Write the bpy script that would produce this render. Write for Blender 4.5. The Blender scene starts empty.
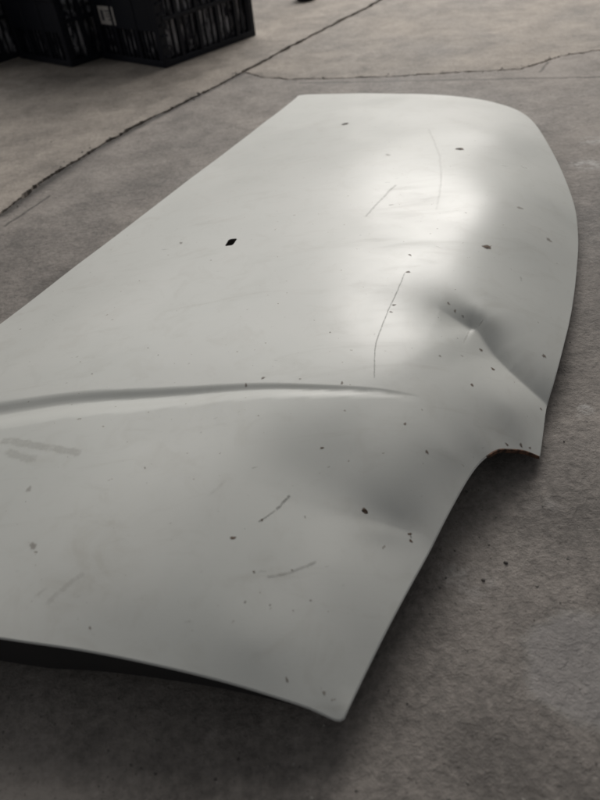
import bpy, bmesh, math, random
import numpy as np
from mathutils import Vector, Matrix
from mathutils.geometry import delaunay_2d_cdt
random.seed(4)
scene = bpy.context.scene
COL = scene.collection

# ------------------------------------------------------------ camera
F_PX, PITCH, ROLL, H = 628.0, math.radians(42), math.radians(7), 0.56
X_ = Vector((1, 0, 0)); U_ = Vector((0, math.sin(PITCH), math.cos(PITCH))); FW = Vector((0, math.cos(PITCH), -math.sin(PITCH)))
right = X_ * math.cos(ROLL) - U_ * math.sin(ROLL)
up = X_ * math.sin(ROLL) + U_ * math.cos(ROLL)
cd = bpy.data.cameras.new('camera')
cam = bpy.data.objects.new('camera', cd); COL.objects.link(cam)
cam.matrix_world = Matrix(((right.x, up.x, -FW.x, 0), (right.y, up.y, -FW.y, 0), (right.z, up.z, -FW.z, H), (0, 0, 0, 1)))
cd.sensor_fit = 'VERTICAL'; cd.sensor_height = 24
cd.lens = 24 * F_PX / 800
cd.clip_start = 0.02; cd.clip_end = 100
cd.dof.use_dof = True; cd.dof.focus_distance = 0.8; cd.dof.aperture_fstop = 3.4
scene.camera = cam

# ------------------------------------------------------------ world: dim room light
w = bpy.data.worlds.new('World'); scene.world = w; w.use_nodes = True
bg = w.node_tree.nodes['Background']
bg.inputs['Color'].default_value = (0.95, 0.97, 1.0, 1); bg.inputs['Strength'].default_value = 0.14

# ------------------------------------------------------------ lamps: the open door beyond the panel, plus an added broad key and side fill
def area(name, loc, target, sx, sy, power, col):
    l = bpy.data.lights.new(name, 'AREA'); l.shape = 'RECTANGLE'; l.size = sx; l.size_y = sy; l.energy = power; l.color = col
    o = bpy.data.objects.new(name, l); COL.objects.link(o); o.location = loc
    o.rotation_euler = (Vector(target) - Vector(loc)).to_track_quat('-Z', 'Y').to_euler()
    return o
area('doorway_light', (1.55, 4.95, 2.55), (0.2, 0.95, 0.1), 1.9, 1.1, 98, (1.0, 0.962, 0.915))
area('wide_key_light', (0.8, 6.6, 4.6), (0.2, 0.8, 0.0), 8.0, 4.6, 305, (1.0, 0.975, 0.94))  # broad key added beyond the panel, enlarged and raised for soft shading
area('side_fill_light', (-4.2, 2.6, 2.8), (0.1, 0.9, 0.0), 1.8, 1.4, 12, (1.0, 0.98, 0.96))  # weak fill added at the left, no known opening there

scene.view_settings.view_transform = 'Standard'; scene.view_settings.look = 'None'
scene.view_settings.exposure = 0; scene.view_settings.gamma = 1

# ------------------------------------------------------------ helpers
def bp(px, py, z=0.0):
    x = (px - 300) / F_PX; y = -(py - 400) / F_PX
    d = right * x + up * y + FW
    t = (z - H) / d.z
    return Vector((d.x * t, d.y * t, z))

def mesh_obj(name, verts, faces, mat, parent=None, smooth=False):
    me = bpy.data.meshes.new(name); me.from_pydata([tuple(v) for v in verts], [], faces); me.update()
    if smooth: me.polygons.foreach_set('use_smooth', [True] * len(me.polygons))
    if mat: me.materials.append(mat)
    o = bpy.data.objects.new(name, me); COL.objects.link(o)
    if parent: o.parent = parent
    return o

def empty(name, loc, rz=0, label=None, cat=None, group=None, kind=None):
    o = bpy.data.objects.new(name, None); COL.objects.link(o); o.location = loc; o.rotation_euler = (0, 0, rz)
    tag(o, label, cat, group, kind); return o

def tag(o, label=None, cat=None, group=None, kind=None):
    if label: o['label'] = label
    if cat: o['category'] = cat
    if group: o['group'] = group
    if kind: o['kind'] = kind
    return o

def box(x0, x1, y0, y1, z0, z1, bev=0.0):
    bm = bmesh.new(); bmesh.ops.create_cube(bm, size=1)
    for v in bm.verts:
        v.co = Vector(((x0 + x1) / 2 + v.co.x * (x1 - x0), (y0 + y1) / 2 + v.co.y * (y1 - y0), (z0 + z1) / 2 + v.co.z * (z1 - z0)))
    if bev: bmesh.ops.bevel(bm, geom=bm.edges[:], offset=bev, segments=2, affect='EDGES', profile=0.5)
    return bm

def bm_obj(name, bm, mat, parent=None, smooth=False):
    me = bpy.data.meshes.new(name); bm.to_mesh(me); bm.free()
    if smooth: me.polygons.foreach_set('use_smooth', [True] * len(me.polygons))
    me.materials.append(mat); o = bpy.data.objects.new(name, me); COL.objects.link(o)
    if parent: o.parent = parent
    return o

# ------------------------------------------------------------ node helper
class NT:
    def __init__(s, name):
        s.m = bpy.data.materials.new(name); s.m.use_nodes = True; s.t = s.m.node_tree
        s.b = s.t.nodes['Principled BSDF']; s.tc = s.t.nodes.new('ShaderNodeTexCoord').outputs['Object']
    def lk(s, a, b): s.t.links.new(a, b)
    def put(s, sock, v):
        if hasattr(v, 'is_output'): s.lk(v, sock)
        elif v is not None: sock.default_value = v
    def math(s, op, a, b=None, c=None, clamp=False):
        n = s.t.nodes.new('ShaderNodeMath'); n.operation = op; n.use_clamp = clamp
        for i, v in enumerate((a, b, c)): s.put(n.inputs[i], v)
        return n.outputs[0]
    def vm(s, op, a, b=None, out=0, scale=None):
        n = s.t.nodes.new('ShaderNodeVectorMath'); n.operation = op
        s.put(n.inputs[0], a); s.put(n.inputs[1], b)
        if scale is not None: s.put(n.inputs['Scale'], scale)
        return n.outputs[out]
    def noise(s, scale, detail=4, rough=0.5, vec=None, dist=0.0, out='Fac'):
        n = s.t.nodes.new('ShaderNodeTexNoise'); n.inputs['Scale'].default_value = scale; n.inputs['Detail'].default_value = detail
        n.inputs['Roughness'].default_value = rough; n.inputs['Distortion'].default_value = dist
        s.lk(vec if vec is not None else s.tc, n.inputs['Vector']); return n.outputs[out]
    def mr(s, v, a, b, c=0.0, d=1.0, smooth=False):
        n = s.t.nodes.new('ShaderNodeMapRange'); n.interpolation_type = 'SMOOTHSTEP' if smooth else 'LINEAR'
        s.put(n.inputs[0], v)
        for i, x in enumerate((a, b, c, d)): n.inputs[1 + i].default_value = x
        return n.outputs[0]
    def mix(s, f, a, b, mode='MIX'):
        n = s.t.nodes.new('ShaderNodeMix'); n.data_type = 'RGBA'; n.blend_type = mode
        s.put(n.inputs[0], f)
        for k, v in ((6, a), (7, b)):
            if hasattr(v, 'is_output'): s.lk(v, n.inputs[k])
            else: n.inputs[k].default_value = (*v, 1) if len(v) == 3 else v
        return n.outputs[2]
    def bump(s, h, dist, strength=1.0, prev=None):
        n = s.t.nodes.new('ShaderNodeBump'); n.inputs['Distance'].default_value = dist; n.inputs['Strength'].default_value = strength
        s.lk(h, n.inputs['Height'])
        if prev is not None: s.lk(prev, n.inputs['Normal'])
        return n.outputs[0]
    def scaled(s, v3):
        n = s.t.nodes.new('ShaderNodeMapping'); n.inputs['Scale'].default_value = v3; s.lk(s.tc, n.inputs[0]); return n.outputs[0]
    def warp(s, vec, scale, amt):
        c = s.noise(scale, 3, 0.6, vec, out='Color')
        c = s.vm('SUBTRACT', c, (0.5, 0.5, 0.5)); c = s.vm('SCALE', c, scale=amt)
        return s.vm('ADD', vec, c)

# ------------------------------------------------------------ floor: concrete slabs over a dirty bed
def concrete(name, base, seedoff, marks=True):
    s = NT(name)
    P = s.tc
    big = s.noise(1.7, 5, 0.6, dist=0.4); med = s.noise(9, 6, 0.62, dist=0.3); fine = s.noise(120, 6, 0.7); grit = s.noise(420, 3, 0.6)
    patches = s.noise(4.2, 8, 0.68, dist=1.1)
    c0 = tuple(x * 0.60 for x in base); c1 = tuple(min(1, x * 1.42) for x in base)
    k = s.math('ADD', s.math('MULTIPLY', big, 0.45), s.math('MULTIPLY', med, 0.35)); k = s.math('ADD', k, s.math('MULTIPLY', fine, 0.34)); k = s.math('ADD', k, s.math('MULTIPLY', s.noise(48, 5, .7), .22))
    col = s.mix(s.mr(k, 0.58, 0.78), c0, c1)
    # dark oily blotches and pale scuffed patches
    col = s.mix(s.mr(patches, 0.56, 0.72, 0, 0.45), col, tuple(x * 0.5 for x in base))
    pale = s.noise(6.5, 9, 0.72, vec=s.scaled((1.0, 2.2, 1)), dist=0.7)
    col = s.mix(s.mr(pale, 0.60, 0.72, 0, 0.42), col, (base[0] * 1.9, base[1] * 1.9, base[2] * 1.95))
    # small dark pits and pale grains
    pit = s.mr(s.noise(230, 2, 0.5), 0.66, 0.74)
    col = s.mix(s.math('MULTIPLY', pit, 0.75), col, tuple(x * 0.3 for x in base))
    spk = s.mr(s.noise(330, 1, 0.5, vec=s.scaled((1.3, 1, 1))), 0.75, 0.80)
    col = s.mix(s.math('MULTIPLY', spk, 0.75), col, (0.42, 0.40, 0.37))
    if marks:
        pw = s.warp(P, 26, 0.035)
        def ell(cx, cy, rx, ry):
            v = s.vm('SUBTRACT', pw, (cx, cy, 0)); v = s.vm('MULTIPLY', v, (1 / rx, 1 / ry, 0)); return s.vm('LENGTH', v, out=1)
        a = bp(588, 668); e = ell(a.x, a.y, 0.055, 0.052)
        ring = s.math('MULTIPLY', s.mr(e, 0.80, 0.98, 0, 1, True), s.mr(e, 0.98, 1.1, 1, 0, True))
        col = s.mix(s.mr(e, 0.85, 1.02, 0.42, 0, True), col, (base[0] * 1.5, base[1] * 1.6, base[2] * 1.75))
        col = s.mix(s.math('MULTIPLY', ring, 0.25), col, (0.34, 0.33, 0.31))
        def seg(p, q, w_, al, cc, jag=.3):
            a = bp(*p); b = bp(*q); L = (b - a).length; u = (b - a) / L
            r = s.vm('SUBTRACT', s.warp(P, 20, .012), tuple(a)); t = s.mr(s.vm('DOT_PRODUCT', r, tuple(u), out=1), 0, L, 0, L)
            n_ = s.t.nodes.new('ShaderNodeVectorMath'); n_.operation = 'SCALE'; n_.inputs[0].default_value = tuple(u); s.lk(t, n_.inputs['Scale'])
            m = s.mr(s.vm('DISTANCE', r, n_.outputs[0], out=1), w_ * .2, w_, al, 0, True)
            return s.mix(m, col, cc)
        col = seg((300, 83), (600, 77), .006, .75, (.02, .018, .016)); col = seg((600, 77), (680, 80), .006, .6, (.02, .018, .016))
        col = seg((0, 215), (90, 152), .021, .75, (.022, .016, .014)); col = seg((90, 152), (243, 72), .020, .72, (.022, .016, .014)); col = seg((243, 72), (520, 69), .008, .5, (.018, .016, .014)); col = seg((0, 215), (133, 127), .035, .45, (.03, .026, .022)); col = seg((133, 127), (243, 72), .030, .45, (.03, .026, .022))
        col = seg((5, 226), (50, 196), .005, .7, (.02, .018, .016)); col = seg((540, 72), (548, 62), .006, .6, (.02, .018, .016))
        for (px, py, r, al) in ((585, 411, .013, .9), (578, 409, .008, .6), (596, 141, .035, .95), (590, 164, .045, .85), (470, 585, .028, .35), (450, 575, .02, .3), (545, 505, .02, .25), (215, 180, .10, .28), (175, 205, .06, .2)):
            a = bp(px, py); e = ell(a.x, a.y, r, r * .8)
            col = s.mix(s.math('MULTIPLY', s.mr(e, 0.3, 1.2, al, 0, True), s.mr(s.noise(60, 5, .7), .42, .6)), col, (0.46, 0.44, 0.42))
    s.lk(col, s.b.inputs['Base Color'])
    s.lk(s.mr(big, 0.3, 0.7, 0.60, 0.82), s.b.inputs['Roughness'])
    s.b.inputs['Specular IOR Level'].default_value = 0.42
    trowel = s.noise(34, 7, 0.62, vec=s.scaled((0.9, 1.1, 1)), dist=.35)
    n = s.bump(trowel, 0.0045, 0.5)
    n = s.bump(s.noise(11, 4, 0.55, dist=0.5), 0.012, 0.5, n)
    n = s.bump(fine, 0.0028, 1.0, n)
    n = s.bump(grit, 0.0008, 0.8, n)
    s.lk(n, s.b.inputs['Normal'])
    return s.m

M_slab = concrete('concrete', (0.238, 0.213, 0.192), 0)
M_slab2 = concrete('concrete_swept', (0.268, 0.235, 0.203), 0, False)
sb = NT('joint_dirt'); sb.lk(sb.mix(sb.noise(60, 4), (0.012, 0.011, 0.010), (0.05, 0.044, 0.038)), sb.b.inputs['Base Color']); sb.b.inputs['Roughness'].default_value = 0.95
M_bed = sb.m

bed = mesh_obj('floor', [(-9, -3, -.022), (9, -3, -.022), (9, 14, -.022), (-9, 14, -.022)], [(0, 1, 2, 3)], M_bed)
tag(bed, kind='structure')

def dense(pl, step, amp, seed):
    rng = random.Random(seed); out = []
    for a, b in zip(pl[:-1], pl[1:]):
        n = max(1, int((b - a).length / step))
        for i in range(n): out.append(a.lerp(b, i / n))
    out.append(pl[-1].copy())
    res = []; dv = 0
    for i, p in enumerate(out):
        j = max(0, i - 1); k = min(len(out) - 1, i + 1); d = (out[k] - out[j]).normalized(); nn = Vector((-d.y, d.x, 0))
        dv = dv * 0.7 + rng.gauss(0, amp)
        res.append((p, nn, dv))
    return res

def side(dn, off, seed, rough):
    rng = random.Random(seed); r = []; v = 0; chip = 0
    for p, nn, dv in dn:
        v = v * 0.6 + rng.gauss(0, rough)
        if rng.random() < 0.05: chip = rng.uniform(0.002, 0.009)
        chip *= 0.75
        r.append(p + nn * (dv + math.copysign(max(0.0008, abs(off) + v + chip), off)))
    return r

jd = [bp(-420, 500), bp(-200, 355), bp(-60, 255), bp(0, 215), bp(40, 183), bp(90, 152), bp(133, 127), bp(200, 95), bp(243, 72)]
jd2 = [bp(243, 72), bp(300, 41), bp(370, 6), bp(420, -22), bp(470, -60), bp(500, -100)]
jh = [bp(243, 72), bp(262, 77), bp(290, 79), bp(345, 78), bp(400, 76), bp(450, 72.5), bp(520, 69), bp(543, 62), bp(560, 56), bp(600, 50), bp(700, 38), bp(850, 15)]
D1 = dense(jd, 0.006, 0.0012, 1); D2 = dense(jd2, 0.01, 0.0015, 2); Hc = dense(jh, 0.006, 0.0014, 3)
D1L = side(D1, 0.0066, 11, 0.0017); D1R = side(D1, -0.0055, 12, 0.0017)
D2L = side(D2, 0.0085, 13, 0.0014); D2R = side(D2, -0.0075, 14, 0.0014)
HU = side(Hc, 0.0036, 15, 0.0013); HD = side(Hc, -0.0032, 16, 0.0011)
def slab(poly, mat):
    n = len(poly)
    res = delaunay_2d_cdt([Vector((p.x, p.y)) for p in poly], [], [list(range(n))], 1, 1e-6)
    tv = [(v.x, v.y, 0.0) for v in res[0]]; fs = [tuple(f) for f in res[2]]
    base = len(tv)
    vs = tv + [(p.x, p.y, 0.0) for p in poly] + [(p.x, p.y, -.0215) for p in poly]
    fs += [(base + i, base + n + i, base + n + (i + 1) % n, base + (i + 1) % n) for i in range(n)]
    return mesh_obj('concrete_slab', vs, fs, mat, bed)
V = Vector
slab(D1L + D2L[1:] + [V((D2L[-1].x, 13.5, 0)), V((-8.5, 13.5, 0)), V((-8.5, D1L[0].y, 0))], M_slab2)
slab(D1R + HD[1:] + [V((8.5, HD[-1].y, 0)), V((8.5, -2.8, 0)), V((-8.5, -2.8, 0)), V((-8.5, D1R[0].y - .01, 0))], M_slab)
slab(HU + [V((8.5, HU[-1].y, 0)), V((8.5, 13.5, 0)), V((D2R[-1].x, 13.5, 0))] + D2R[::-1][:-1], M_slab2)

# ------------------------------------------------------------ the dented panel: shape
ORI = bp(300, 380, 0.0)
edge = [  # outline: px, py, height, clockwise in the picture
    ('rear', [(-330, 556, .050), (-160, 440, .055), (0, 324, .062), (80, 263, .066), (160, 202, .068), (230, 149, .066), (280, 110.5, .060)]),
    ('far', [(296, 98, .056), (303, 95.0, .055), (340, 93.6, .060), (400, 93.6, .064), (450, 95.5, .060), (478, 99, .054)]),
    ('front', [(500, 104, .048), (519, 111, .043), (533, 122, .040), (548, 144, .037), (562, 172, .028), (573, 202, .023), (577.5, 235, .020), (576, 270, .020), (571, 310, .024), (563, 345, .030), (555, 375, .034), (548, 398, .033), (544, 425, .026), (540, 453, .018)]),
    ('notch', [(533, 450, .024), (522, 447, .031), (508, 446.5, .040), (499, 447, .046)]),
    ('lamp', [(491, 451, .049), (480, 460, .050), (468, 476, .050), (452, 504, .049), (430, 546, .046), (410, 583, .043), (390, 621, .041), (370, 661, .037), (355, 692, .034), (346, 711, .0325)]),
    ('tip', [(343.5, 717, .0315), (340, 719.3, .031), (335, 718.5, .0325)]),
    ('near', [(310, 707, .042), (270, 693.5, .052), (220, 679, .062), (150, 662.5, .071), (80, 648.5, .078), (0, 637, .083), (-110, 622, .078), (-330, 590, .085)]),
]
OUT = [(px, py, z) for _, l in edge for (px, py, z) in l]
inner = [(-250, 520, .085), (-150, 520, .095), (60, 330, .092), (0, 380, .096), (0, 480, .1), (60, 560, .096), (130, 600, .088), (150, 440, .104), (150, 300, .098),
         (250, 200, .094), (330, 130, .080), (420, 125, .085), (480, 130, .080), (503, 140, .071), (528, 160, .054), (340, 220, .105), (430, 200, .103), (480, 210, .098), (500, 200, .091), (520, 200, .077), (520, 240, .075), (548, 200, .052),
         (548, 240, .052), (300, 320, .112), (400, 300, .110), (460, 290, .099), (500, 300, .080), (535, 320, .055), (270, 430, .110), (350, 450, .100),
         (420, 400, .098), (470, 380, .086), (510, 400, .062), (450, 450, .073), (200, 540, .096), (280, 590, .079), (330, 560, .078), (380, 540, .068), (250, 640, .072), (320, 650, .056), (400, 500, .079)]
ctrl = [bp(*c) for c in OUT + inner]
CX = np.array([c.x for c in ctrl]); CY = np.array([c.y for c in ctrl]); CZ = np.array([c.z for c in ctrl])
def U(r2): return np.where(r2 > 1e-12, 0.5 * r2 * np.log(np.maximum(r2, 1e-12)), 0.0)
n_ = len(ctrl)
K = U((CX[:, None] - CX) ** 2 + (CY[:, None] - CY) ** 2)
lam = np.array([2e-5] * len(OUT) + [5e-4] * len(inner)); K = K + np.diag(lam)
Pm = np.stack([np.ones(n_), CX, CY], 1)
A = np.zeros((n_ + 3, n_ + 3)); A[:n_, :n_] = K; A[:n_, n_:] = Pm; A[n_:, :n_] = Pm.T
sol = np.linalg.solve(A, np.concatenate([CZ, np.zeros(3)]))
def tps(x, y):
    r = np.full(x.shape, 0.0)
    for i in range(n_): r += sol[i] * U((x - CX[i]) ** 2 + (y - CY[i]) ** 2)
    return r + sol[n_] + sol[n_ + 1] * x + sol[n_ + 2] * y

def sstep(a, b, v):
    t = np.clip((v - a) / (b - a), 0, 1); return t * t * (3 - 2 * t)
def curve_sd(pts, x, y):
    """signed distance (+ = far side from the camera) and arc parameter 0..1 to a polyline"""
    best = np.full(x.shape, 1e9); sd = np.zeros(x.shape); perp = np.zeros(x.shape); ar = np.zeros(x.shape)
    L = [0]
    for a, b in zip(pts[:-1], pts[1:]): L.append(L[-1] + math.hypot(b[0] - a[0], b[1] - a[1]))
    for i, (a, b) in enumerate(zip(pts[:-1], pts[1:])):
        dx, dy = b[0] - a[0], b[1] - a[1]; l = math.hypot(dx, dy); dx /= l; dy /= l
        t = np.clip((x - a[0]) * dx + (y - a[1]) * dy, 0, l)
        ex = x - a[0] - dx * t; ey = y - a[1] - dy * t; d = np.hypot(ex, ey)
        cr = dx * (y - a[1]) - dy * (x - a[0])
        m = d < best; best = np.where(m, d, best); sd = np.where(m, np.sign(cr) * d, sd); perp = np.where(m, cr, perp); ar = np.where(m, (L[i] + t) / L[-1], ar)
    a, b = pts[0], pts[-1]; cx_, cy_ = b[0] - a[0], b[1] - a[1]
    ar = np.clip(((x - a[0]) * cx_ + (y - a[1]) * cy_) / (cx_ ** 2 + cy_ ** 2), 0, 1)   # place along the chord: no jumps
    return sd, ar, .5 + .5 * np.clip(perp / np.maximum(best, 1e-6), -1, 1)  # last: 1 = far side, 0 = near side, eased round the ends
def smooth_line(px, n=4):
    P = [bp(*p) for p in px]; 
    for _ in range(n - 2):
        Q = [P[0]]
        for a, b in zip(P[:-1], P[1:]): Q += [a.lerp(b, .25), a.lerp(b, .75)]
        P = Q + [P[-1]]
    return [(p.x, p.y) for p in P]
CREASE = smooth_line([(-330, 434, .09), (-150, 414, .095), (0, 400.5, .1), (80, 393, .1), (160, 388, .105), (250, 385.5, .107), (330, 387.5, .107), (420, 392, .1)])
V1 = smooth_line([(215, 468, .100), (265, 480, .099), (320, 497, .092), (370, 511, .08), (414, 521, .068)])
V2a = smooth_line([(440, 306, .10), (462, 314, .095), (477, 317, .092)], 3)
V2b = smooth_line([(477, 317, .092), (505, 346, .080), (530, 373, .058), (550, 397, .030)], 3)

def height(x, y):
    z = tps(x, y)
    # pressed character line: a short step down towards the camera, then a shallow rise, fading to the right
    sd, ar, fs_ = curve_sd(CREASE, x, y)
    T = np.clip((1 - ar) / .60, 0, 1.25)
    dw = .019 * T + .004; rw = .030 * T + .006; amp = .0068 * T ** .9
    down = sstep(0, 1, -sd / dw); upw = np.clip((-sd - dw) / rw, 0, 1); upw = upw - .06 * np.sin(2 * np.pi * upw)
    z = z - amp * np.where(-sd < dw, down, 1 - upw)
    # large dent
    sd, ar, fs_ = curve_sd(V1, x, y)
    env = sstep(0.0, 0.65, ar)
    sharp = 0.016 - 0.0135 * sstep(.40, .95, ar)
    e1 = np.sqrt(sd ** 2 + sharp ** 2) - sharp
    fal = 0.085 + (0.062 - 0.018 * sstep(.4, 1, ar) - 0.085) * fs_
    fal = fal - .045 * sstep(.4, 1, ar) * (1 - fs_)
    a, b = V1[0], V1[-1]; L = math.hypot(b[0] - a[0], b[1] - a[1]); over = np.maximum(0, ((x - a[0]) * (b[0] - a[0]) + (y - a[1]) * (b[1] - a[1])) / L - L + .02)
    z = z - 0.0138 * env * np.exp(-(e1 / fal) ** (1.10 + .55 * fs_)) * np.exp(-(over / .040) ** 2)
    # creased dent by the lamp corner
    sd, ar, fs_ = curve_sd(V2b, x, y)
    env = (.72 + .28 * sstep(.0, .35, ar)) * (1 - .34 * sstep(.35, 1.0, ar)); sh = 0.0022; e1 = np.sqrt(sd ** 2 + sh ** 2) - sh
    a, b = V2b[0], V2b[-1]; L = math.hypot(b[0] - a[0], b[1] - a[1]); und = np.maximum(0, -((x - a[0]) * (b[0] - a[0]) + (y - a[1]) * (b[1] - a[1])) / L)
    env = env * (1 - fs_ * (1 - np.exp(-(und / .035) ** 1.5)))
    z = z - 0.0250 * env * np.exp(-(e1 / (.080 + (.026 + .010 * ar - .080) * fs_)))
    sd, ar, fs_ = curve_sd(V2a, x, y)
    env = sstep(-.35, .6, ar) * (1 - .5 * sstep(.85, 1, ar)); sh = .003; e1 = np.sqrt(sd ** 2 + sh ** 2) - sh
    z = z - 0.0036 * env * np.exp(-(e1 / (.028 + (.012 - .028) * fs_)))
    # a slight proud pinch where the two creases meet
    c = bp(484, 306, .095); r2 = (x - c.x) ** 2 + (y - c.y) ** 2
    z = z + 0.0035 * np.exp(-r2 / .022 ** 2)
    # stretched lip at the pinched end of the large dent
    c = bp(392, 521, .075); r2 = ((x - c.x) / .030) ** 2 + ((y - c.y) / .012) ** 2
    z = z + 0.0010 * np.exp(-r2)
    # faint unevenness of old sheet metal
    z = z + 0.0005 * np.sin(x * 21 + 1.3 * np.sin(y * 13)) * np.cos(y * 17 + 2 * np.sin(x * 9)) 
    return z

# outline smoothed as a dense polygon (Catmull-Rom in each run of the edge, sharp at run ends)
def catmull(P, n):
    out = []
    for i in range(len(P) - 1):
        p0 = P[max(0, i - 1)]; p1 = P[i]; p2 = P[i + 1]; p3 = P[min(len(P) - 1, i + 2)]
        m = max(1, int(round((p2 - p1).length / n)))
        for k in range(m):
            t = k / m; out.append(0.5 * ((2 * p1) + (p2 - p0) * t + (2 * p0 - 5 * p1 + 4 * p2 - p3) * t * t + (3 * p1 - p0 - 3 * p2 + p3) * t ** 3))
    return out + [P[-1]]
runs = [['rear'], ['far', 'front'], ['notch', 'lamp'], ['tip'], ['near']]
poly = []; run_ix = {}
ed = dict(edge)
for names in runs:
    pts = [bp(*c) for nme in names for c in ed[nme]]
    if names[0] == 'notch': pts = [bp(*ed['front'][-1])] + pts
    c = catmull(pts, 0.004); run_ix[names[0]] = (len(poly), len(poly) + len(c)); poly += c
cl = [poly[0]]
for p in poly[1:]:
    if (p.xy - cl[-1].xy).length > 0.0012: cl.append(p)
poly = cl
# holes
def hole(px, py, pts, z=.1):
    for _ in range(4):
        v = bp(px, py, z); z = float(height(np.array([v.x]), np.array([v.y]))[0])
    return [bp(px + a, py + b, z) for a, b in pts]
HOLES = [hole(231, 242, [(-6, 3.2), (-2.5, -2.6), (0, -3.4), (5.2, -3.4), (6, -2.6), (2.6, 2.6), (1, 3.6), (-5, 4)], .1),
         hole(364.5, 511, [(-3, 0.3), (-1.5, -1.6), (1.2, -2), (3.2, -.4), (3.6, 1.6), (1, 2.2), (-1, 1.4)], .085),
         hole(345, 124, [(-3.2, 0.2), (-1.5, -.9), (2, -1.1), (3.4, -.2), (2, .9), (-1.5, 1.1)], .078)]
def inside(P, poly):
    x, y = P; c = False; n = len(poly); j = n - 1
    for i in range(n):
        a, b = poly[i], poly[j]
        if (a.y > y) != (b.y > y) and x < (b.x - a.x) * (y - a.y) / (b.y - a.y) + a.x: c = not c
        j = i
    return c
def inside_np(X, Y, poly):
    c = np.zeros(X.shape, bool); n = len(poly); j = n - 1
    for i in range(n):
        a, b = poly[i], poly[j]
        if abs(b.y - a.y) > 1e-12:
            c ^= ((a.y > Y) != (b.y > Y)) & (X < (b.x - a.x) * (Y - a.y) / (b.y - a.y) + a.x)
        j = i
    return c
def edist_np(X, Y, poly):
    px = np.array([p.x for p in poly]); py = np.array([p.y for p in poly]); best = np.full(X.shape, 1e9)
    for i in range(len(px)): best = np.minimum(best, (X - px[i]) ** 2 + (Y - py[i]) ** 2)
    return np.sqrt(best)
ST = 0.0055
gx, gy = np.meshgrid(np.arange(min(p.x for p in poly), max(p.x for p in poly), ST), np.arange(min(p.y for p in poly), max(p.y for p in poly), ST * .866))
gx = gx + (np.arange(gx.shape[0]) % 2)[:, None] * ST / 2
gx = gx.ravel(); gy = gy.ravel()
extra = []
for px_ in np.arange(-40, 425, 1.0):
    yy = np.interp(px_, [-330, -150, 0, 80, 160, 250, 330, 420], [434, 414, 400.5, 393, 388, 385.5, 387.5, 392])
    wpx_ = max(3, 30 * (420 - px_) / 420)
    for k in range(-2, 15):
        q = bp(px_, yy + wpx_ * k / 12 + random.uniform(-.1, .1), .1); extra.append((q.x, q.y))
for ln, stp, wd_ in ((V2a + V2b[1:], .0022, .012), (V1[len(V1) // 2:], .003, .012)):
    for a, b in zip(ln[:-1], ln[1:]):
        l = math.hypot(b[0] - a[0], b[1] - a[1]); dx, dy = (b[0] - a[0]) / l, (b[1] - a[1]) / l
        for i in range(max(1, int(l / stp))):
            for k in range(-4, 5):
                extra.append((a[0] + dx * i * stp - dy * k * stp + random.uniform(-2, 2) * 1e-4, a[1] + dy * i * stp + dx * k * stp + random.uniform(-2, 2) * 1e-4))
gx = np.concatenate([gx, [e[0] for e in extra]]); gy = np.concatenate([gy, [e[1] for e in extra]])
ok = inside_np(gx, gy, poly) & (edist_np(gx, gy, poly) > ST * .5)
for h in HOLES: ok &= (edist_np(gx, gy, h) > .0012)
gx = gx[ok]; gy = gy[ok]
pts2 = [Vector((p.x, p.y)) for p in poly]; nb = len(pts2); faces_in = [list(range(nb))]; edges_in = []
k0 = nb
for h in HOLES:
    pts2 += [Vector((p.x, p.y)) for p in h]; edges_in += [(k0 + i, k0 + (i + 1) % len(h)) for i in range(len(h))]; k0 += len(h)
pts2 += [Vector((float(a), float(b))) for a, b in zip(gx, gy)]
rv, re_, rf, *_ = delaunay_2d_cdt(pts2, edges_in, faces_in, 1, 1e-6)
vx = np.array([v.x for v in rv]); vy = np.array([v.y for v in rv]); vz = height(vx, vy)
tri = np.array([f for f in rf if len(f) == 3])
cxx = vx[tri].mean(1); cyy = vy[tri].mean(1); keep = np.ones(len(tri), bool)
for h in HOLES: keep &= ~inside_np(cxx, cyy, h)
tri = tri[keep]
e_ = 6e-4
nx = -(height(vx + e_, vy) - height(vx - e_, vy)) / (2 * e_); ny = -(height(vx, vy + e_) - height(vx, vy - e_)) / (2 * e_); nz = np.ones_like(nx)
ln = np.sqrt(nx ** 2 + ny ** 2 + 1); nx /= ln; ny /= ln; nz /= ln
a, b, c = tri[:, 0], tri[:, 1], tri[:, 2]
area2 = (vx[b] - vx[a]) * (vy[c] - vy[a]) - (vy[b] - vy[a]) * (vx[c] - vx[a])
tri = np.where((area2 < 0)[:, None], tri[:, ::-1], tri)
from collections import Counter
cnt = {}
for t in tri.tolist():
    for i in range(3):
        e = (t[i], t[(i + 1) % 3]); cnt[e] = 1
bnd = [e for e in cnt if (e[1], e[0]) not in cnt]
NV = len(vx); TH = 0.0011
top = np.stack([vx - ORI.x, vy - ORI.y, vz], 1); bot = top - np.stack([nx, ny, nz], 1) * TH
faces = tri.tolist() + (tri[:, ::-1] + NV).tolist() + [(e[1], e[0], e[0] + NV, e[1] + NV) for e in bnd]

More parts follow.
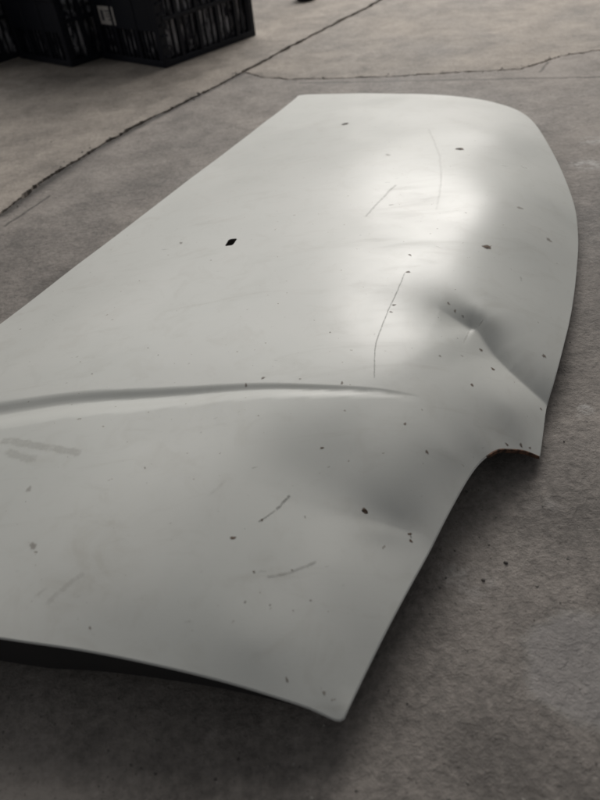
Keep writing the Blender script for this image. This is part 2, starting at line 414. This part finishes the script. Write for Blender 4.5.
# paint
root = empty('car_hood', ORI, 0, 'dented off-white car bonnet lying on the grey concrete floor', 'car hood')
s = NT('hood_paint')
P = s.tc
P2 = s.vm('MULTIPLY', P, (1, 1, 0))
def loc(px, py):
    z = .09
    for _ in range(4):
        v = bp(px, py, z); z = float(height(np.array([v.x]), np.array([v.y]))[0])
    v = bp(px, py, z); return v, (v - cam.location).length
rust = [(460, 149, 5.2, .95), (487, 247, 5.5, .85), (365, 511, 4, .7), (181, 243, 3, .35), (233, 538, 3.2, .8), (29, 489, 4.5, .22), (33, 546, 5.5, .30), (410, 534, 2.4, .85), (411, 541, 2.4, .85),
        (481, 350, 3, .6), (493, 369, 3, .75), (472, 385, 2.6, .65), (544, 356, 3, .55), (455, 311, 2.2, .4), (449, 304, 2, .35), (394, 305, 2.6, .6), (391, 312, 2.4, .5), (408, 272, 3, .6), (322, 448, 2.2, .9),
        (427, 452, 2.6, .6), (405, 424, 2.2, .6), (440, 356, 2, .4), (462, 356, 1.8, .3), (342, 383, 2.6, .5), (263, 378, 2.8, .5), (246, 385, 2.5, .45), (300, 379, 2, .35), (520, 208, 4, .3), (549, 240, 4, .35), (410, 255, 2.6, .5),
        (245, 602, 1.8, .4), (90, 628, 2, .4), (287, 680, 2.5, .5), (324, 693, 2.5, .4), (305, 517, 1.8, .4), (254, 572, 2.2, .5), (270, 605, 1.6, .4), (262, 520, 2, .7), (388, 155, 4, .25), (391, 205, 3, .2), (507, 444.5, 2.2, .6), (521, 445, 2.6, .6), (530, 448, 2, .5),
        (541, 409, 2, .5), (148, 348, 1.6, .3), (145, 468, 1.8, .35), (92, 374, 1.5, .35)]
dark = [(365, 511, 2, .5), (345, 124, 5, .8), (459, 149, 3.5, .8), (487, 248, 3, .4), (463, 315, 2, .3), (411, 537, 1.2, .5)]
lines = [([(405, 272), (398, 290), (388, 311), (380, 330), (374.5, 346), (374.5, 380)], .8, .32), ([(290, 495), (284, 502), (276, 510)], 1.5, .45), ([(276, 510), (262, 520), (258, 522)], .9, .4),
         ([(397, 184), (383, 198), (364, 218)], 1.3, .2), ([(428, 128), (440, 155), (442, 180), (436, 212)], 1.2, .09), ([(265, 578), (290, 573), (318, 562)], 1.6, .22), ([(250, 572), (275, 570)], 1.4, .22),
         ([(0, 440), (40, 446), (84, 452)], 5, .16), ([(0, 452), (40, 462)], 5, .13), ([(45, 605), (70, 582), (85, 572)], 3, .12), ([(30, 600), (52, 585)], 2, .12), ([(230, 478), (205, 500)], 2, .08), ([(470, 330), (462, 345)], 1, .15),
         ([(160, 250), (170, 249)], .7, .3), ([(520, 275), (522, 283)], 1.1, .2)]
shine = [([(498, 164), (510, 167)], 1.6, .6), ([(519, 165), (529, 169)], 1.8, .7)]
cloud = s.noise(3.2, 6, 0.6, dist=.6); cl2 = s.noise(24, 6, 0.65, dist=.8)
base = s.mix(s.mr(cloud, .3, .7), (0.590, 0.597, 0.562), (0.650, 0.648, 0.612))
base = s.mix(s.mr(cl2, .52, .75, 0, .20), base, (0.40, 0.375, 0.32))
# streaky grime dragged along the sheet
stre = s.noise(9, 7, .7, vec=s.scaled((0.7, 3.4, 1)), dist=.9)
base = s.mix(s.mr(stre, .56, .74, 0, .22), base, (0.36, 0.34, 0.29))
# brown dirt film towards the lower left edge
v, _ = loc(95, 560); dd = s.vm('DISTANCE', s.warp(P2, 14, .12), (v.x - ORI.x, v.y - ORI.y, 0), out=1)
base = s.mix(s.math('MULTIPLY', s.mr(dd, .0, .10, .15, 0, True), s.mr(cl2, .38, .6)), base, (0.33, 0.285, 0.21))
# flecks
fl = s.noise(150, 2, .5); base = s.mix(s.mr(fl, .735, .77, 0, .55), base, (0.17, 0.13, 0.09))
s.lk(base, s.b.inputs['Base Color'])
rg = s.mr(s.noise(5, 6, .65, dist=1.2), .3, .7, .34, .43)
rg = s.math('ADD', rg, s.math('MULTIPLY', s.mr(stre, .5, .75), .06))
s.lk(rg, s.b.inputs['Roughness']); s.b.inputs['Specular IOR Level'].default_value = .42
n1 = s.bump(s.noise(13, 3, .45), .0012, .16); n1 = s.bump(s.noise(700, 3, .6), .0001, .5, n1)
s.lk(n1, s.b.inputs['Normal'])
M_paint = s.m

sk = mesh_obj('outer_panel', np.concatenate([top, bot]).tolist(), faces, M_paint, root, True)
nrm = np.concatenate([np.stack([nx, ny, nz], 1), -np.stack([nx, ny, nz], 1)])
me = sk.data
if len(me.vertices) == len(nrm):
    lv = np.zeros(len(me.loops), np.int32); me.loops.foreach_get('vertex_index', lv)
    ln_ = nrm[lv]
    for p in list(me.polygons)[-len(bnd):]:
        for li in p.loop_indices: ln_[li] = tuple(p.normal)
    me.normals_split_custom_set([tuple(v) for v in ln_])

# marks on the paint: chips, rust spots and scratches as thin films with ragged soft rims
def film(name, c0_, c1_, rough=.7):
    q = NT(name); at = q.t.nodes.new('ShaderNodeAttribute'); at.attribute_name = 'film_cover'
    nz_ = q.noise(260, 4, .75)
    q.lk(q.mix(q.noise(420, 3), c0_, c1_), q.b.inputs['Base Color']); q.b.inputs['Roughness'].default_value = rough
    al = q.math('ADD', at.outputs['Fac'], q.mr(nz_, .3, .7, -.22, .22)); fade = q.mr(al, .12, .80, 0, 1, True)
    a2 = q.t.nodes.new('ShaderNodeAttribute'); a2.attribute_name = 'film_strength'
    q.lk(q.math('MULTIPLY', fade, a2.outputs['Fac']), q.b.inputs['Alpha'])
    return q.m
M_rust = film('rust_film', (0.060, 0.028, 0.016), (0.19, 0.125, 0.075)); M_dark = film('chip_film', (0.02, 0.014, 0.012), (0.05, 0.03, 0.022))
M_scr = film('scratch_film', (0.12, 0.12, 0.11), (0.22, 0.21, 0.19)); M_shine = film('bare_scratch', (.8, .8, .78), (.86, .86, .84), .3)
M_grime = film('grime_film', (0.20, 0.18, 0.15), (0.30, 0.27, 0.22))
def film_mesh(name, V_, F_, cov, den, mat, lift, label=None):
    x = np.array([v[0] for v in V_]); y = np.array([v[1] for v in V_]); z = height(x, y) + lift
    o = mesh_obj(name, np.stack([x - ORI.x, y - ORI.y, z], 1).tolist(), F_, mat, root, True)
    for nm, val in (('film_cover', cov), ('film_strength', [den] * len(cov))):
        at = o.data.attributes.new(nm, 'FLOAT', 'POINT'); at.data.foreach_set('value', val)
    return o
frs = random.Random(21)
def spot(px, py, r, al, mat, name, lift=.00018):
    v, d = loc(px, py); R = r * d / F_PX * .88
    NS = 16; V_ = [(v.x, v.y)]; cov = [1.0]; F_ = []; ph = [frs.uniform(0, 6.28) for _ in range(3)]
    st_ = frs.uniform(.75, 1.25)
    for k, (q, c) in enumerate(((.33, .85), (.66, .5), (1.0, 0.0))):
        for i in range(NS):
            a = i * 2 * math.pi / NS; w_ = 1 + .2 * math.sin(2 * a + ph[0]) + .14 * math.sin(3 * a + ph[1]) + .1 * math.sin(5 * a + ph[2])
            V_.append((v.x + math.cos(a) * R * q * w_ * st_, v.y + math.sin(a) * R * q * w_ / st_)); cov.append(c)
    for i in range(NS):
        j = (i + 1) % NS; F_.append((0, 1 + i, 1 + j))
        for k in range(2): F_.append((1 + k * NS + i, 1 + (k + 1) * NS + i, 1 + (k + 1) * NS + j, 1 + k * NS + j))
    return film_mesh(name, V_, F_, cov, al, mat, lift)
def streak(pl_, wpx, al, mat, name, lift=.00025, jit=.35):
    P_ = []
    for _ in range(2 if len(pl_) > 2 else 0):
        Q_ = [pl_[0]]
        for p, q in zip(pl_[:-1], pl_[1:]): Q_ += [(p[0] * .75 + q[0] * .25, p[1] * .75 + q[1] * .25), (p[0] * .25 + q[0] * .75, p[1] * .25 + q[1] * .75)]
        pl_ = Q_ + [pl_[-1]]
    for p, q in zip(pl_[:-1], pl_[1:]):
        a, d = loc(*p); b, _ = loc(*q); n = max(2, int((b - a).length / .0035))
        P_ += [(a.lerp(b, i / n), d) for i in range(n)]
    P_.append((b, d)); V_ = []; F_ = []; cov = []; N_ = len(P_); wob = 0
    for i, (p, d) in enumerate(P_):
        t = (P_[min(N_ - 1, i + 1)][0] - P_[max(0, i - 1)][0]); t.z = 0; t = t.normalized() if t.length > 1e-9 else Vector((1, 0, 0)); nn = Vector((-t.y, t.x, 0))
        W = wpx * d / F_PX; wob = wob * .8 + frs.gauss(0, .12) * W; en = min(1, i / 3, (N_ - 1 - i) / 3) if N_ > 6 else math.sin(math.pi * i / (N_ - 1))
        cc = en * (1 - jit * frs.random())
        for o_, c in ((-1.3, 0), (-.5, .75), (.5, .75), (1.3, 0)): V_.append(tuple((p + nn * (o_ * W + wob)).xy)); cov.append(c * cc)
    for i in range(N_ - 1):
        for k in range(3): F_.append((i * 4 + k, i * 4 + k + 1, i * 4 + 5 + k, i * 4 + 4 + k))
    return film_mesh(name, V_, F_, cov, al, mat, lift)
for a_ in rust: spot(*a_, M_rust, 'rust_spot')
for a_ in dark: spot(*a_, M_dark, 'paint_chip', .00024)
for a_ in lines: streak(a_[0], a_[1], a_[2], M_scr if a_[1] < 1.7 and a_[2] > .19 else M_grime, 'scratch' if a_[1] < 1.7 else 'grime_streak')
for _ in range(34):   # faint random scuffs and specks of an old sheet
    px, py = frs.uniform(10, 520), frs.uniform(115, 640)
    if py > 640 - abs(px - 0) * -.2 or py < 325 - .72 * px or px > 560 - max(0, py - 430) * .8 + 0: continue
    a0 = frs.choice((-.25, -.1, .1, -.9, .6)) + frs.gauss(0, .15); l_ = frs.uniform(3, 16)
    streak([(px, py), (px + l_ * math.cos(a0), py + l_ * math.sin(a0) * .6)], frs.uniform(.5, 1.3), frs.uniform(.08, .25), M_grime, 'scuff')
for _ in range(26):
    px, py = frs.uniform(10, 520), frs.uniform(115, 640)
    if py < 325 - .72 * px + 12 or px > 540 - max(0, py - 430) * .8: continue
    spot(px, py, frs.uniform(.7, 1.5), frs.uniform(.2, .55), M_rust, 'rust_spot')
for a_ in shine: streak(*a_, M_shine, 'bright_scratch')

# rolled hem round the whole sheet: the folded edge stands 1 mm fat
dark_paint = NT('underside_primer'); dark_paint.lk(dark_paint.mix(dark_paint.noise(30, 5), (0.008, 0.008, 0.010), (0.02, 0.019, 0.018)), dark_paint.b.inputs['Base Color']); dark_paint.b.inputs['Roughness'].default_value = .7
hemm = NT('hem_paint'); hc = hemm.noise(45, 5, .7); hemm.lk(hemm.mix(hemm.mr(hc, .62, .74), (0.60, 0.60, 0.57), (0.16, 0.11, 0.07)), hemm.b.inputs['Base Color']); hemm.b.inputs['Roughness'].default_value = .4
def surf(x, y): return float(height(np.array([x]), np.array([y]))[0])
def tube(pts, r, mat, name, parent, seg=8, flat=1.0):
    vs = []; fs = []
    n = len(pts)
    for i, p in enumerate(pts):
        d = (pts[min(n - 1, i + 1)] - pts[max(0, i - 1)]).normalized(); sx = d.cross(Vector((0, 0, 1))).normalized(); uz = sx.cross(d)
        for k in range(seg):
            a = 2 * math.pi * k / seg; vs.append(p + sx * math.cos(a) * r + uz * math.sin(a) * r * flat)
    for i in range(n - 1):
        for k in range(seg): fs.append((i * seg + k, i * seg + (k + 1) % seg, (i + 1) * seg + (k + 1) % seg, (i + 1) * seg + k))
    fs += [tuple(range(seg))[::-1], tuple((n - 1) * seg + k for k in range(seg))]
    return mesh_obj(name, vs, fs, mat, parent, True)
pz = height(np.array([p.x for p in poly]), np.array([p.y for p in poly]))
PP = [Vector((p.x - ORI.x, p.y - ORI.y, float(z) - .0016)) for p, z in zip(poly, pz)]
def nearest(px, py, z):
    q = bp(px, py, z); return min(range(len(poly)), key=lambda i: (poly[i].xy - q.xy).length)
iA = nearest(540, 453, .018); iB = nearest(484, 456, .046)
tube(PP[:iA + 1], .0011, hemm.m, 'folded_edge', root, 8)
tube(PP[iB:], .0011, hemm.m, 'folded_edge', root, 8)
cen0 = sum((p.xy for p in poly), Vector((0, 0))) / len(poly)
# rusty flange at the lamp cut-out
rustm = NT('rust'); rn = rustm.noise(120, 5, .7); rustm.lk(rustm.mix(rustm.mr(rn, .4, .6), (0.030, 0.016, 0.011), (0.15, 0.075, 0.042)), rustm.b.inputs['Base Color']); rustm.b.inputs['Roughness'].default_value = .9
rustm.lk(rustm.bump(rn, .0012, .8), rustm.b.inputs['Normal'])
vs = []; fs = []; seg_ = PP[iA:iB + 1]; N = len(seg_); rr = random.Random(5)
for i, p in enumerate(seg_):
    d = (seg_[min(N - 1, i + 1)] - seg_[max(0, i - 1)]).normalized(); o = Vector((d.y, -d.x, 0)) * -1
    f = math.sin(math.pi * min(1, i / (N - 1) * 1.0)) ** .5
    dep = .0015 + .0020 * f + rr.uniform(-.0003, .0003)
    vs += [p + Vector((0, 0, .0019)), p + Vector((0, 0, .0019)) + o * (.0016), p + o * .0020 + Vector((0, 0, -dep)), p + Vector((0, 0, -dep))]
for i in range(N - 1):
    for k in range(4): fs.append((i * 4 + k, i * 4 + (k + 1) % 4, i * 4 + 4 + (k + 1) % 4, i * 4 + 4 + k))
fs += [(0, 1, 2, 3), tuple(4 * N - 4 + k for k in (3, 2, 1, 0))]
tag(mesh_obj('rusty_flange', vs, fs, rustm.m, root), 'brown rusted edge of the lamp cut-out')
# turned-down side flange under the near edge
iN = nearest(335, 718.5, .0272); seg_ = PP[iN + 2:]; vs = []; fs = []
for i, p in enumerate(seg_):
    d = (seg_[min(len(seg_) - 1, i + 1)] - seg_[max(0, i - 1)]).normalized(); o = Vector((d.y, -d.x, 0)).normalized()
    if (Vector((cen0.x - ORI.x, cen0.y - ORI.y, 0)) - p).dot(o) < 0: o = -o
    dep = min(p.z - .006, .006 + .045 * min(1, i / 60))
    for off, dz in ((.003, 0.0), (.001, -dep), (.0022, -dep), (.0042, 0.0)): vs.append(p + o * off + Vector((0, 0, dz - .0003)))
for i in range(len(seg_) - 1):
    for k in range(4): fs.append((i * 4 + k, i * 4 + (k + 1) % 4, i * 4 + 4 + (k + 1) % 4, i * 4 + 4 + k))
mesh_obj('side_flange', vs, fs, dark_paint.m, root)
# inner frame: a pressed band a little below the skin
cen = sum((p.xy for p in poly), Vector((0, 0))) / len(poly)
vs = []; fs = []; idx = list(range(0, len(poly), 5)); N = len(idx)
for i in idx:
    p = poly[i].xy; q = poly[(i + 3) % len(poly)].xy; r0 = poly[i - 3].xy; d = (q - r0).normalized(); inn = Vector((d.y, -d.x))
    if (cen - p).dot(inn) < 0: inn = -inn
    for off, dz in ((.012, .003), (.020, .012), (.050, .013), (.060, .003)):
        a = p + inn * off; vs.append((a.x - ORI.x, a.y - ORI.y, max(.004, surf(a.x, a.y) - dz - .0015)))
for i in range(N):
    for k in range(3): fs.append((i * 4 + k, ((i + 1) % N) * 4 + k, ((i + 1) % N) * 4 + k + 1, i * 4 + k + 1))
mesh_obj('inner_frame', vs, fs, dark_paint.m, root)

# ------------------------------------------------------------ plastic crates
pl = NT('crate_plastic'); pl.lk(pl.mix(pl.noise(14, 5, .6), (0.003, 0.004, 0.008), (0.009, 0.011, 0.019)), pl.b.inputs['Base Color']); pl.b.inputs['Roughness'].default_value = .5; pl.b.inputs['Specular IOR Level'].default_value = .3
pl.lk(pl.bump(pl.noise(90, 4), .001, .4), pl.b.inputs['Normal'])
M_pl = pl.m
st = NT('sticker_paper'); st.lk(st.mix(st.noise(30, 4), (0.40, 0.38, 0.36), (0.55, 0.52, 0.49)), st.b.inputs['Base Color']); st.b.inputs['Roughness'].default_value = .6
ink = NT('sticker_ink'); ink.b.inputs['Base Color'].default_value = (.06, .06, .07, 1)
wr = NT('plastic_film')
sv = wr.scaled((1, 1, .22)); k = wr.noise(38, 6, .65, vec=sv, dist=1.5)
wr.lk(wr.mix(wr.mr(k, .44, .62), (0.03, 0.032, 0.045), (0.85, 0.84, 0.88)), wr.b.inputs['Base Color']); wr.b.inputs['Roughness'].default_value = .22  # whitish streaks in the colour stand in for highlights on the backlit film
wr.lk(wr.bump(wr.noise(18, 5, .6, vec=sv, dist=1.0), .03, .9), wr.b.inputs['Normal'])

c0 = bp(166, 68.5); cR = bp(262, 36); dirR = (cR - c0).normalized(); ang = math.atan2(dirR.y, dirR.x)
LX = (cR - c0).length; LY = 0.36; HZ = 0.228
ang += .07
proto_mesh = {}
def part(key, name, bm_fn, mat, parent, loc=(0, 0, 0)):
    if key not in proto_mesh:
        me = bpy.data.meshes.new(name); bm = bm_fn(); bm.to_mesh(me); bm.free(); me.materials.append(mat); proto_mesh[key] = me
    o = bpy.data.objects.new(name, proto_mesh[key]); COL.objects.link(o); o.parent = parent; o.location = loc; return o
def crate(loc_, label, sticker=False, group='black slatted plastic crates'):
    r = empty('plastic_crate', loc_, ang, label, 'crate', group)
    # local: x along the long visible side (right), y along the left side, origin at the nearest bottom corner
    t = .014
    part('base', 'base', lambda: box(.004, LX - .004, .004, LY - .004, .004, .014), M_pl, r)
    for x, y in ((0, 0), (LX - .026, 0), (0, LY - .026), (LX - .026, LY - .026)):
        part('post', 'corner_post', lambda: box(0, .026, 0, .026, 0, HZ - .004, .003), M_pl, r, (x, y, 0))
    for y in (-.002, LY - .014):
        part('br', 'bottom_rail', lambda: box(.002, LX - .002, 0, .016, 0, .020, .002), M_pl, r, (0, y, 0))
        part('tr', 'top_rail', lambda: box(-.004, LX + .004, -.004, .018, HZ - .022, HZ - .003, .003), M_pl, r, (0, y, 0))
    for x in (-.002, LX - .014):
        part('bry', 'bottom_rail', lambda: box(0, .016, .002, LY - .002, 0, .020, .002), M_pl, r, (x, 0, 0))
        part('try', 'top_rail', lambda: box(-.004, .018, -.0035, LY + .004, HZ - .0225, HZ - .0035, .003), M_pl, r, (x, 0, 0))
    # sides along x: thick and thin uprights
    nb_ = 5
    for y in (-.003, LY - .011):
        part('mr', 'middle_rail', lambda: box(.024, LX - .024, 0, .014, .134, .147, .002), M_pl, r, (0, y, 0))
    for y in (.001, LY - .013):
        for i in range(1, nb_ * 3):
            if i % 3 == 0: part('ux', 'upright', lambda: box(-.008, .008, -.003, .012, .018, HZ - .02, .002), M_pl, r, (LX * i / (nb_ * 3), y, 0))
            else: part('uxt', 'slat', lambda: box(-.0028, .0028, 0, .008, .019, HZ - .021), M_pl, r, (LX * i / (nb_ * 3), y + .002, 0))
    for x in (.001, LX - .011):
        part('band', 'solid_band', lambda: box(.0005, .009, .024, LY - .024, .108, HZ - .021), M_pl, r, (x, 0, 0))
        n = 15
        for i in range(1, n):
            if i % 5 == 0: part('uy', 'upright', lambda: box(-.003, .012, -.008, .008, .018, HZ - .02, .002), M_pl, r, (x, LY * i / n, 0))
            else: part('uyt', 'slat', lambda: box(0, .008, -.0032, .0032, .019, .109), M_pl, r, (x + .002, LY * i / n, 0))
    # short hooks at the near corner post
    for k in range(6):
        part('hk', 'corner_tab', lambda: box(.010, .034, -.007, .001, 0, .005, .0015), M_pl, r, (0, 0, .03 + k * .031))
    return r
def bag(loc_, label, hz=.19, seed=1):
    rr = random.Random(seed); bm = bmesh.new(); bmesh.ops.create_cube(bm, size=1); bmesh.ops.subdivide_edges(bm, edges=bm.edges[:], cuts=14, use_grid_fill=True)
    ph = [rr.uniform(0, 6) for _ in range(6)]
    for v in bm.verts:
        c = v.co; f = Vector(c)
        q = 1 - .10 * max(0, abs(c.z) * 2 - .7)
        v.co = Vector((LX / 2 + c.x * (LX - .050) * q, LY / 2 + c.y * (LY - .050) * q, .016 + (c.z + .5) * hz))
        v.co += Vector((math.sin(c.y * 31 + ph[0] + 2 * math.sin(c.z * 7)), math.sin(c.x * 29 + ph[1] + 2 * math.sin(c.z * 6)), math.sin(c.x * 17 + c.y * 23 + ph[2]) * .8)) * .0045
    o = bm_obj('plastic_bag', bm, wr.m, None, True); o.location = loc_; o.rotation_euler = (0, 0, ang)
    tag(o, label, 'bag', 'film-wrapped contents of the crates'); return o
def cw(x, y, z): 
    return Vector((c0.x + x * math.cos(ang) - y * math.sin(ang), c0.y + x * math.sin(ang) + y * math.cos(ang), z))
r1 = crate(cw(0, 0, 0), 'lower black slatted crate standing on the floor beyond the bonnet, with a pale sticker')
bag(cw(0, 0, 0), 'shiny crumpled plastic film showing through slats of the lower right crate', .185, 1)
r2 = crate(cw(0, 0, HZ), 'upper black slatted crate stacked over the stickered crate')
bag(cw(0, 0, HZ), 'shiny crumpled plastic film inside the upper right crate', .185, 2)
Q3 = cw(-.13, LY + .012, 0)
r3 = crate(Q3, 'lower black crate standing left of the stickered crate')
bag(Q3, 'dim plastic film in the crate left of the stickered one', .15, 3)
Q4 = Q3 + Vector((0, 0, HZ))
r4 = crate(Q4, 'upper black crate stacked left of the stickered crate')
Q5 = cw(-.36, 2 * LY + .03, 0)
crate(Q5, 'dark slatted crate cut off by the left edge of the photo, on the floor')
bag(Q5, 'dim plastic film in the crate at the left edge of the photo', .15, 5)
crate(Q5 + Vector((0, 0, HZ)), 'topmost dark crate cut off by the left corner of the photo')
# sticker on the solid band of the near end face
def sticker(parent, y0, z0):
    stv = mesh_obj('sticker', *(lambda b: ([v.co[:] for v in b.verts], [[v.index for v in f.verts] for f in b.faces]))(box(-.0012, .0003, y0, y0 + .085, z0, z0 + .056)), st.m, parent)
    for k, (a, b, c, d) in enumerate(((.058, .074, .012, .044), (.014, .048, .040, .044), (.014, .044, .032, .035), (.014, .048, .024, .027), (.014, .036, .014, .018))):
        q = box(-.0018, -.0011, y0 + a, y0 + b, z0 + c, z0 + d); mesh_obj('print_mark', [v.co[:] for v in q.verts], [[v.index for v in f.verts] for f in q.faces], ink.m, stv)
sticker(r1, .225, .116)
# hooked handle sticking out at the far end of the near crate
for dz in (.140, .168):
    part('hdl', 'handle_bar', lambda: box(LX + .004, LX + .045, .004, .016, 0, .009, .003), M_pl, r1, (0, 0, dz))

# dark rounded foot at the top edge of the picture
f0 = bp(307, 1.5)
bm = bmesh.new(); bmesh.ops.create_cone(bm, cap_ends=True, segments=28, radius1=.045, radius2=.05, depth=.05); bmesh.ops.bevel(bm, geom=[e for e in bm.edges if len(e.link_faces) == 2 and abs(e.calc_face_angle(0)) > 1], offset=.008, segments=3, affect='EDGES')
bmesh.ops.translate(bm, verts=bm.verts, vec=(0, 0, .025))
rub = NT('black_rubber'); rub.b.inputs['Base Color'].default_value = (.012, .012, .014, 1); rub.b.inputs['Roughness'].default_value = .6
ft = empty('stand_foot', (f0.x, f0.y + .04, 0), 0, 'small black round foot of a stand beyond the crates at the top edge', 'foot')
bm_obj('foot_pad', bm, rub.m, ft)
bm = bmesh.new(); bmesh.ops.create_cone(bm, cap_ends=True, segments=20, radius1=.016, radius2=.016, depth=.5); bmesh.ops.translate(bm, verts=bm.verts, vec=(0, 0, .30)); bm_obj('post', bm, rub.m, ft)

# ------------------------------------------------------------ loose grit
gm = NT('grit'); gn = gm.t.nodes.new('ShaderNodeNewGeometry'); gm.lk(gm.mix(gn.outputs['Random Per Island'], (.07, .06, .055), (.34, .32, .29)), gm.b.inputs['Base Color']); gm.b.inputs['Roughness'].default_value = .85
vs = []; fs = []; rg_ = random.Random(9)
def stone(x, y, r):
    b = len(vs); a0 = rg_.uniform(0, 6)
    for k in range(5):
        a = a0 + k * 1.2566; q = r * rg_.uniform(.7, 1.2); vs.append((x + math.cos(a) * q, y + math.sin(a) * q, -.0003))
    for k in range(5):
        a = a0 + k * 1.2566; q = r * rg_.uniform(.4, .75); vs.append((x + math.cos(a) * q, y + math.sin(a) * q, r * rg_.uniform(.5, .9)))
    for k in range(5): fs.append((b + k, b + (k + 1) % 5, b + 5 + (k + 1) % 5, b + 5 + k))
    fs.append(tuple(b + 5 + k for k in range(5)))
for _ in range(900):
    px = rg_.uniform(-80, 700); py = rg_.uniform(20, 860); q = bp(px, py); stone(q.x, q.y, min(.0026, rg_.expovariate(1 / .00045) + .0004))
for px, py, r in ((483, 580, .0022), (537, 586, .0019), (440, 587, .0017), (429, 582, .0016), (446, 578, .0014), (455, 551, .0015)):
    q = bp(px, py); stone(q.x, q.y, r)
for dn in (D1, D2, Hc):
    for p, nn, dv in dn:
        if rg_.random() < .35:
            q = p + nn * rg_.gauss(0, .011); stone(q.x, q.y, min(.004, rg_.expovariate(1 / .0012) + .0006))
tag(mesh_obj('grit', vs, fs, gm.m), 'scattered pale and dark grit on the concrete', 'grit', None, 'stuff')
